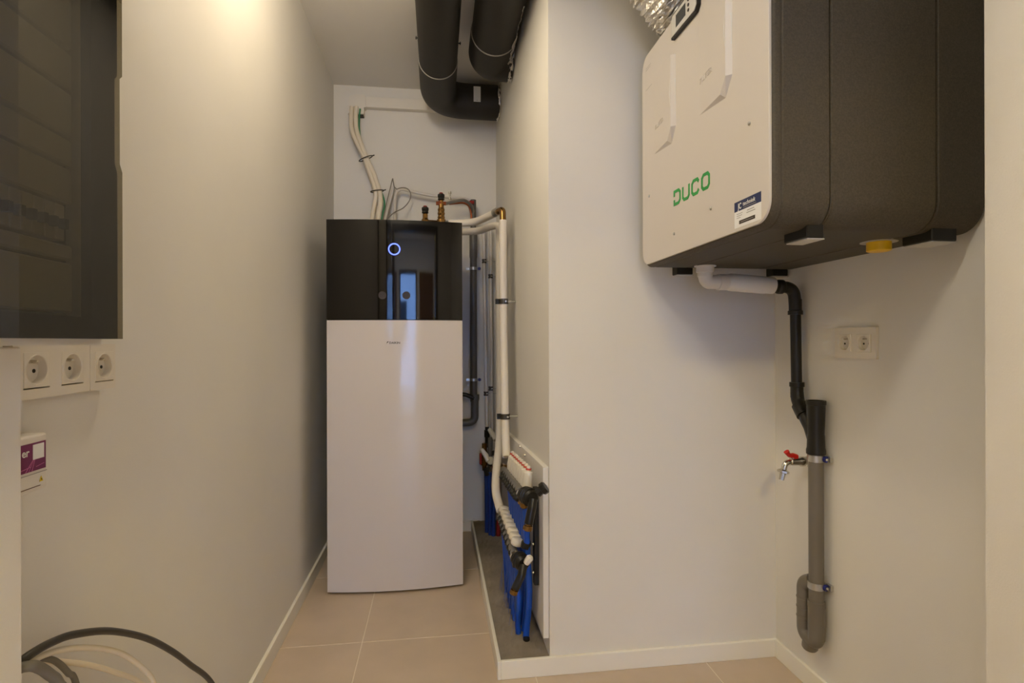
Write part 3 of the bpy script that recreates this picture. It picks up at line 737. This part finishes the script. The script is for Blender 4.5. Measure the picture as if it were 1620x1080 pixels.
obj('spout_nut', LT((.2525, 1.81, .297), (-.35, 0, -1), [(0, .009), (.005, .009), (.005, .0135), (.016, .0145), (.020, .011)], seg=8), 'brass', ua)
obj('air_vent', LT((.300, 1.90, .395), (.3, 0, 1), [(0, .016), (.02, .018), (.03, .012)], seg=12), 'black_plastic', t)

G = 'blue floor heating pipes below the manifolds'
rnd = random.Random(5)
for k, y in enumerate(ys):
    x0 = .2955; yb = 1.955 + k * .045
    p = [(x0, y, .545 - (y - 1.85) * .075), (x0 + .006, y + .004, .48), (x0 + .014 + rnd.uniform(-.003, .003), y + (yb - y) * .4, .36), (.318 + rnd.uniform(-.005, .005), y + (yb - y) * .7, .22), (.312 + rnd.uniform(-.006, .006), yb, .10), (.310, yb, .04)]
    cable('floor_heating_pipe', 'nearest blue pipe from the upper manifold, just behind the black rubber pipe end' if k == 0 else 'blue plastic pipe dropping from a brass nut of the upper manifold into the screed', p, .0115, 'blue_pipe', cat='pipe', group=G)
G2 = 'blue floor heating pipes under the lower manifold'
for k, y in enumerate(ys2):
    yb = 1.985 + k * .048
    p = [(.276, y, .325), (.280, y + .003, .27), (.286 + rnd.uniform(-.003, .003), (y + yb) / 2, .18), (.290 + rnd.uniform(-.006, .006), yb, .10), (.291, yb, .04)]
    cable('floor_heating_pipe', 'nearest blue pipe from the lower manifold, left of the longest blue pipe' if k == 0 else 'blue plastic pipe dropping from the lower manifold into the screed', p, .0105, 'blue_pipe', cat='pipe', group=G2)
# loose strips of blue film round the pipe feet
bm = bmesh.new()
for k in range(60):
    y = 1.95 + rnd.random() * .42; x = .268 + rnd.random() * .045; z = .058; h = rnd.uniform(.03, .16); w = rnd.uniform(.002, .006)
    dx, dy = rnd.uniform(-.012, .004), rnd.uniform(-.01, .01)
    a = [bm.verts.new(q) for q in ((x, y - w, z + h), (x, y + w, z + h), (x + dx, y + w * .6 + dy, z), (x + dx, y - w * .6 + dy, z))]
    bm.faces.new(a)
tf = obj('plastic_film', bm, 'blue_pipe'); tag(tf, 'torn strips of blue film round the feet of the blue pipes', 'film'); tf['kind'] = 'stuff'
tag(obj('pipe_stub', LT((.310, 1.935, .050), (0, 0, 1), [(0, .012), (.014, .012), (.014, .008)], seg=12), 'black_plastic'), 'black rubber pipe end on the screed in front of the blue pipes', 'pipe')

# rear water valves
t = thing('water_manifold', 'small rear cluster of water valves with red handles beside the white pipes', 'manifold', (.29, 3.03, .45))
obj('body', LT((.258, 3.06, .40), (0, 0, 1), [(0, .012), (.03, .014), (.03, .022), (.07, .024), (.10, .018), (.11, .014), (.15, .014)], seg=12), 'brass', t)
obj('white_handle', TB([(.240, 3.04, .520), (.262, 3.02, .490), (.272, 3.0, .462)], .0150, seg=12, radii=[.011, .015, .012]), 'plastic_white', t, 50)
obj('white_handle', TB([(.290, 3.10, .618), (.308, 3.06, .592), (.318, 3.04, .570)], .0150, seg=12, radii=[.012, .016, .012]), 'plastic_white', t, 50)
obj('red_handle', B(.228, .240, 3.02, 3.045, .440, .50, bev=.004), 'dark_red', t)
obj('red_handle', B(.312, .326, 2.98, 3.01, .47, .54, bev=.004), 'red', t)
obj('meter', LT((.289, 3.02, .462), (-.1, -1, .15), [(0, .022), (.016, .022), (.02, .018)], seg=20), 'module', t, 40)
obj('valve_arm', TB([(.292, 3.06, .58), (.288, 3.04, .52), (.285, 3.04, .40)], .014, seg=10), 'pvc_dark', t)
obj('connector', TB([(.262, 3.03, .42), (.275, 3.02, .38)], .016, seg=8), 'black_plastic', t)
obj('nut', LT((.290, 3.02, .432), (0, 0, -1), [(0, .012), (.03, .012), (.03, .009), (.05, .009)], seg=8), 'chrome', t)
for k, (x, y) in enumerate(((.270, 3.06), (.286, 3.02), (.300, 3.0), (.296, 3.07))):
    cable('water_supply_pipe', 'dark blue water pipe rising from the screed behind the insulated pipes', [(x, y, .04), (x + rnd.uniform(-.003, .003), y, .2), (x - .003, y, .40)], .0115, 'blue_dark', cat='pipe', group='dark blue pipes at the back')
cable('water_supply_pipe', 'dark red water pipe rising from the screed beside the dark blue ones', [(.327, 3.0, .04), (.330, 3.0, .2), (.322, 3.0, .47)], .012, 'dark_red', cat='pipe')

# ------------------------------------------------------------------ ventilation unit
UX0, UX1, UY0, UY1, UZ0, UZ1 = 0.688, 1.184, 1.055, 1.775, 1.353, 2.052
t = thing('ventilation_unit', 'large white fronted black foam ventilation unit hung on the right wall', 'ventilation unit', (.93, 1.4, UZ0))
cy, cz, w, h = (UY0 + UY1) / 2, (UZ0 + UZ1) / 2, UY1 - UY0, UZ1 - UZ0
def ul(x, ins, r=.058): return [(x, y, z) for y, z in rrect(w - 2 * ins, h - 2 * ins, r - ins, 10, cy, cz)]
prof = [(UX0 - .004, .006), (UX0, .0015), (UX0 + .004, 0), (.702, 0), (.704, .0022), (.707, .0022), (.709, 0)]
for g in (.816, 1.066): prof += [(g - .0045, 0), (g - .0035, .0055), (g - .001, .0055), (g, .0015), (g + .003, .0015), (g + .004, 0)]
prof += [(UX1 - .004, 0), (UX1, .004)]
obj('body', loft(bmesh.new(), [ul(x, i) for x, i in prof]), 'epp', t, 30)
FU = frame((UX0 - .004, 0, 0), (0, -1, 0), (0, 0, 1))     # x = -Y, outwards = -X
def fu(y, z): return (-y, z)
pl = [(-(y), z) for y, z in rrect(w - .012, h - .018, .046, 10, cy - .003, cz)]
fp = obj('front_plate', loft(bmesh.new(), [[FU(x, z, 0) for x, z in pl], [FU(x, z, .0045) for x, z in pl],
        [FU(x, z, .0055) for x, z in [(-(y), z) for y, z in rrect(w - .014, h - .020, .045, 10, cy - .003, cz)]]]), 'unit_white', t)
FP = frame((UX0 - .0095, 0, 0), (0, -1, 0), (0, 0, 1))
# two raised filter flaps: slanted wedge mouldings standing proud at their near edge
def flap(y_far, y_near, z0, z1, nm):
    bm = bmesh.new(); n = 10
    c = .03
    yl = y_near
    pts = [(y_far, z0, .0), (y_near + c, z0, .009), (y_near, z0 + c, .012), (y_near, z1, .012), (y_far, z1, .0)]
    base = [bm.verts.new(FP(-(p[0] - (.010 if p[0] != y_far else 0)), p[1] - (.012 if p[1] < z0 + .001 and p[0] != y_far else 0), 0)) for p in pts]
    top = [bm.verts.new(FP(-p[0], p[1], p[2])) for p in pts]
    for k in range(5):
        j = (k + 1) % 5
        try: bm.faces.new((base[k], base[j], top[j], top[k]))
        except Exception: pass
    bm.faces.new(top)
    o = obj(nm, bm, 'unit_white', fp)
    return o
def flap_grip(y_near, z0, z1):
    bm = bmesh.new(); n = 10; prev = None
    for k in range(n + 1):
        a = k / n; z = z0 + (z1 - z0) * a; d = .012 * math.sin(PI * min(1, a * 1.0))
        p = [bm.verts.new(FP(-(y_near - .0105), z, .0005)), bm.verts.new(FP(-(y_near + .002 + d * .5), z, .0124))]
        if prev: bm.faces.new((prev[0], prev[1], p[1], p[0]))
        prev = p
    return obj('finger_grip', bm, 'panel_grey', fp)
flap(1.665, 1.515, 1.700, 1.935, 'filter_flap'); flap_grip(1.515, 1.79, 1.865)
flap(1.365, 1.210, 1.700, 1.960, 'filter_flap'); flap_grip(1.210, 1.80, 1.873)
obj('embossed_lettering', text_bm(frame((UX0 - .0103, 1.36, 1.778), (-.0774, -1, 0), (0, 0, 1)), 'FILTER', .020, d=.0, extrude=.0007, sx=1.3), 'unit_emboss', fp)
obj('embossed_lettering', text_bm(frame((UX0 - .0107, 1.655, 1.772), (-.080, -1, 0), (0, 0, 1)), 'FILTER', .020, d=.0, extrude=.0007, sx=1.3), 'unit_emboss', fp)
# control panel
F0 = frame((UX0 - .0095, 0, 0), (0, -1, 0), (0, 0, 1))
cp = obj('control_panel', plate(bmesh.new(), F0, [(-1.513, 1.976), (-1.365, 1.971), (-1.352, 1.984), (-1.352, 2.034), (-1.362, 2.043), (-1.503, 2.043), (-1.513, 2.034)], 0, .010), 'black_plastic', t)
obj('face', plate(bmesh.new(), F0, [(-1.509, 1.981), (-1.368, 1.976), (-1.357, 1.986), (-1.357, 2.031), (-1.365, 2.038), (-1.500, 2.038), (-1.509, 2.031)], .010, .0115), 'panel_grey', cp)
obj('screen', plate(bmesh.new(), F0, [(-1.478, 1.993), (-1.418, 1.993), (-1.418, 2.027), (-1.478, 2.027)], .0115, .012), 'lcd', cp)
for z in (1.996, 2.010, 2.024): obj('button', LT((UX0 - .021, 1.400, z), (-1, 0, 0), [(0, .0045), (.002, .004)], seg=12), 'print_dark', cp)
# green brand letters: square stencil strokes
bm = bmesh.new()
def strk(pts, x0): stroke(bm, FU, [(x0 + px * .040, 1.5055 + py * .036) for px, py in pts], .0085, .0056, .0064)
D0 = [(.0, .62), (.0, 1), (.72, 1), (.95, .8), (.95, .2), (.72, 0), (0, 0), (0, .36)]
strk(D0, -1.517); strk([(0, 1), (0, .2), (.2, 0), (.75, 0), (.95, .2), (.95, 1)], -1.461)
strk([(.95, .78), (.75, 1), (.2, 1), (0, .8), (0, .2), (.2, 0), (.75, 0), (.95, .22)], -1.405)
stroke(bm, FU, [(-1.349 + px * .040, 1.5055 + py * .036) for px, py in [(.2, 1), (.75, 1), (.95, .8), (.95, .2), (.75, 0), (.2, 0), (0, .2), (0, .8)]], .0085, .0056, .0064, closed=True)
for v in bm.verts: v.co.z += (v.co.y - 1.52) * .02
obj('brand_lettering', bm, 'green', fp)
# installer's sticker
sk_ = obj('installer_sticker', plate(bmesh.new(), FU, [(-1.192, 1.370), (-1.086, 1.370), (-1.086, 1.429), (-1.192, 1.429)], .0055, .0058), 'print_white', fp)
bm = plate(bmesh.new(), FU, [(-1.192, 1.407), (-1.086, 1.407), (-1.086, 1.429), (-1.192, 1.429)], .0058, .0061)
sb = obj('sticker_band', bm, 'navy', fp)
obj('lettering', text_bm(frame((UX0 - .0101, 1.1560, 1.4145), (0, -1, 0), (0, 0, 1)), 'techniek', .0135, d=.0003, extrude=.0002, sx=1.05), 'print_white', fp)
obj('monogram', text_bm(frame((UX0 - .0101, 1.1760, 1.4110), (0, -1, 0), (0, 0, 1)), 'JC', .0185, d=.0003, extrude=.0002, sx=.78, bold=.0003), 'print_white', fp)
bm = bmesh.new()
stroke(bm, FU, [(-1.155, 1.4105), (-1.104, 1.4105)], .0014, .0061, .0064)
obj('tagline', bm, 'print_grey', fp)
bm = bmesh.new()
for a, b, z in ((-1.182, -1.158, 1.4005), (-1.182, -1.160, 1.396), (-1.182, -1.166, 1.3915)): stroke(bm, FU, [(a, z), (b, z)], .0012, .0058, .0061)
for a, b, z in ((-1.140, -1.112, 1.401), (-1.142, -1.108, 1.396)): stroke(bm, FU, [(a, z), (b, z)], .0016, .0058, .0061)
obj('small_print', bm, 'print_grey', fp)
bb = obj('dark_strip', plate(bmesh.new(), FU, [(-1.172, 1.3765), (-1.109, 1.3765), (-1.109, 1.3845), (-1.172, 1.3845)], .0058, .0061), 'print_dark', fp)
bm = bmesh.new(); stroke(bm, FU, [(-1.166, 1.3805), (-1.115, 1.3805)], .0012, .0061, .0063); obj('small_print', bm, 'print_grey', fp)
# top label (its code square left blank)
bm = bmesh.new()
for a, b, z in ((-1.733, -1.690, 2.000), (-1.733, -1.695, 1.9935), (-1.733, -1.682, 1.930)): stroke(bm, FU, [(a, z), (b, z)], .0010, .0056, .0059)
obj('small_print', bm, 'print_grey', fp)
for (y, z) in ((1.302, 1.444), (1.129, 1.588), (1.707, 1.580), (1.518, 1.422)):
    obj('screw', LT((UX0 - .0093, y, z), (-1, 0, 0), [(0, .0042), (.003, .0042), (.0042, .0025)], seg=10), 'zinc', fp)
# feet under the unit
for (x0, x1, y0, y1) in ((.785, .840, 1.735, 1.775), (1.125, 1.180, 1.735, 1.775), (.782, .822, 1.085, 1.165), (1.082, 1.145, 1.085, 1.165)):
    f = obj('foot', B(x0, x1, y0, y1, UZ0 - .020, UZ0 + .01, bev=.002, seg=1), 'black_plastic', t)
    obj('pad', B(x0 + .004, x1 + .004, y0 + .004, y1 - .004, UZ0 - .0225, UZ0 - .020), 'panel_grey', f)
c = obj('yellow_cap', LT((1.066, 1.215, UZ0 + .002), (0, 0, -1), [(0, .034), (.003, .034), (.003, .0265), (.024, .0265), (.026, .022)], seg=24), 'yellow', t, 40)
obj('plug_flange', LT((1.066, 1.215, UZ0 + .001), (0, 0, -1), [(0, .040), (.0025, .040)], seg=24), 'ring_grey', t)
# silver duct on top
for k, (ctl, r, lb) in enumerate((
        ([(.785, 1.60, UZ1 + .001), (.775, 1.60, 2.085), (.73, 1.60, 2.13), (.665, 1.59, 2.19), (.60, 1.58, 2.26), (.57, 1.57, 2.40), (.57, 1.57, H - .002)], .088, 'crumpled silver foil air duct on the ventilation unit, nearer the back wall'),
        ([(1.02, 1.32, UZ1 + .001), (1.02, 1.32, 2.2), (1.02, 1.30, 2.4), (1.02, 1.30, H - .002)], .085, 'crumpled silver foil air duct on the ventilation unit, nearer the camera'))):
    pts = smooth_path(ctl, 10)
    rad = [r * (1 + (.06 if i % 2 else -.05)) for i in range(len(pts))]
    bm = TB(pts, r, seg=36, radii=rad)
    crumple(bm, .0045, 10 + k)
    for v in bm.verts:
        v.co.z = min(max(v.co.z, UZ1 + .0008 if v.co.x > .68 else UZ1 - .03), H - .0005)
    tag(obj('foil_duct', bm, 'foil'), lb, 'duct', 'silver foil ducts on the ventilation unit')

# ------------------------------------------------------------------ condensate pipe from the unit
t = thing('condensate_pipe', 'white then black condensate pipe from the ventilation unit to the drain', 'pipe', (.858, 1.68, 1.35))
PY = 1.675
obj('spigot', LT((.852, PY, UZ0 + .002), (0, 0, -1), [(0, .034), (.004, .034), (.004, .0275), (.022, .0275), (.024, .024), (.036, .024)], seg=24), 'plastic_white', t, 40)
obj('white_elbow', TB(fillet([(.852, PY, 1.325), (.858, PY, 1.302), (.91, PY, 1.302)], .03, 10), .0225, seg=24), 'plastic_white', t, 50)
obj('white_collar', TB([(.895, PY, 1.302), (.925, PY, 1.302)], .0260, seg=24), 'plastic_white', t, 50)
obj('white_pipe', TB([(.915, PY, 1.303), (.932, PY, 1.302), (.936, PY, 1.302), (1.055, PY, 1.294), (1.060, PY, 1.294), (1.085, PY, 1.293)], .0270, seg=24, radii=[.025, .025, .0285, .0285, .0275, .0275]), 'plastic_white', t, 50)
b = obj('black_elbow', TB(fillet([(1.07, PY, 1.291), (1.160, PY, 1.287), (1.160, 1.668, 1.22)], .038, 10), .0190, seg=24), 'pipe_black', t, 50)
obj('collar', TB([(1.100, PY, 1.2895), (1.104, PY, 1.2893), (1.118, PY, 1.289), (1.122, PY, 1.2888)], .022, seg=24, radii=[.0205, .0235, .0235, .0205]), 'pipe_black', b, 50)
obj('black_pipe', TB([(1.160, 1.668, 1.235), (1.160, 1.662, .955)], .0165, seg=24), 'pipe_black', t, 50)
obj('upper_collar', LT((1.160, 1.668, 1.198), (0, 0, 1), [(0, .0185), (0, .0225), (.012, .0225), (.014, .0195), (.05, .0195)], seg=24), 'pipe_black', t, 40)
obj('lower_collar', LT((1.160, 1.661, .978), (0, 0, -1), [(0, .0185), (0, .0225), (.014, .0225), (.016, .0195), (.05, .0195)], seg=24), 'pipe_black', t, 40)
obj('offset_bend', TB(smooth_path([(1.160, 1.661, .945), (1.160, 1.655, .918), (1.158, 1.632, .892), (1.156, 1.600, .860), (1.155, 1.570, .825)], 8), .0200, seg=24, radii=None), 'pipe_black', t, 50)
obj('bend_collar', TB([(1.159, 1.646, .905), (1.157, 1.618, .876)], .0245, seg=24), 'pipe_black', t, 50)

t = thing('drain_trap_pipe', 'grey vertical waste pipe with black funnel top and trap on the right wall', 'pipe', (1.154, 1.56, .16))
DX, DY = 1.154, 1.562
obj('black_funnel', LT((DX, DY, .765), (0, 0, 1), [(0, .0255), (.0, .0275), (.012, .0275), (.020, .0255), (.055, .0245), (.062, .0235), (.14, .0265), (.150, .0265), (.152, .0285), (.164, .0285), (.164, .0235), (.10, .022)], seg=28), 'pipe_black', t, 40)
obj('branch', TB([(1.156, 1.612, .872), (1.155, 1.585, .842), (1.154, 1.566, .805)], .0215, seg=24), 'pipe_black', t, 50)
obj('grey_pipe', TB([(DX, DY, .26), (DX, DY, .77)], .0215, seg=28), 'pvc_grey', t, 40)
obj('trap_socket', LT((DX, DY, .315), (0, 0, -1), [(0, .0225), (.001, .0245), (.02, .0250), (.022, .0240), (.085, .0245), (.12, .0235)], seg=28), 'pvc_grey', t, 40)
obj('trap_bend', TB(fillet([(DX, DY, .22), (DX, DY, .184), (DX, 1.618, .184), (DX, 1.618, .345), (DX, 1.575, .37)], .033, 10), .0225, seg=24), 'pvc_grey', t, 50)
for z in (.27, .30, .24): obj('trap_band', LT((DX, 1.618, z), (0, 0, 1), [(-.003, .0225), (-.002, .0238), (.002, .0238), (.003, .0225)], seg=24), 'pvc_grey', t, 40)
obj('trap_cap', LT((DX, 1.588, .180), (0, .20, -1), [(0, .020), (.004, .0235), (.026, .0235), (.030, .021)], seg=20), 'pvc_grey', t, 40)
obj('lug', TB([(DX, 1.600, .358), (DX, 1.585, .372)], .008), 'black_plastic', t)
for z in (.752, .362):
    c = obj('clamp', LT((DX, DY, z - .010), (0, 0, 1), [(0, .0215), (0, .0245), (.020, .0245), (.020, .0215)], seg=28), 'zinc', t, 40)
    obj('bolt_pad', LT((DX + .012, DY - .0215, z), (.35, -1, 0), [(0, .0095), (.007, .0095)], seg=16), 'navy_plastic', c)
    obj('screw', LT((DX + .0135, DY - .0275, z), (.35, -1, 0), [(0, .005), (.006, .004)], seg=8), 'chrome', c)
    obj('rod', TB([(DX + .02, DY - .005, z), (XR, DY - .005, z)], .004, seg=8), 'zinc', c)
    obj('lug', B(DX + .022, DX + .032, DY - .034, DY - .012, z - .009, z + .009, bev=.001, seg=1), 'zinc', c)

# tap
t = thing('wall_tap', 'chrome garden tap with red handle beside the waste pipe', 'tap', (XR, 1.625, .728))
obj('flange', LT((XR, 1.625, .728), (-1, 0, 0), [(0, .027), (.004, .026), (.010, .019), (.022, .015)], seg=20), 'chrome', t, 40)
obj('barrel', LT((XR - .015, 1.625, .728), (-1, 0, 0), [(0, .013), (.012, .013), (.014, .016), (.026, .016), (.030, .013), (.060, .0125)], seg=12), 'chrome', t, 40)
obj('spout', TB(fillet([(1.130, 1.625, .728), (1.094, 1.625, .726), (1.086, 1.625, .690)], .018), .0090, seg=14), 'chrome', t, 50)
obj('hose_nut', LT((1.0885, 1.625, .705), (-.22, 0, -1), [(0, .010), (.004, .018), (.010, .018), (.012, .009), (.034, .008)], seg=8), 'chrome', t)
hd = obj('handle', TB([(1.096, 1.622, .762), (1.105, 1.623, .750), (1.118, 1.625, .748), (1.134, 1.627, .742)], .006, seg=8, radii=[.009, .0065, .0085, .0095]), 'red', t, 50)
obj('stem', LT((1.120, 1.625, .735), (0, 0, 1), [(0, .006), (.012, .006)], seg=8), 'chrome', hd)

# double socket on the right wall
t = thing('socket_outlet', 'double white wall socket under the ventilation unit on the right wall', 'socket', (XR, 1.433, 1.106))
FR = frame((XR, 1.433, 1.106), (0, -1, 0), (0, 0, 1))
obj('frame', frame_bm(FR, .156, .088, .009, (-.0370, .0355)), 'socket_white', t)
for cx in (-.0370, .0355): socket(frame(FR(cx, 0, .0115 - .001), (0, -1, 0), (0, 0, 1)), t)
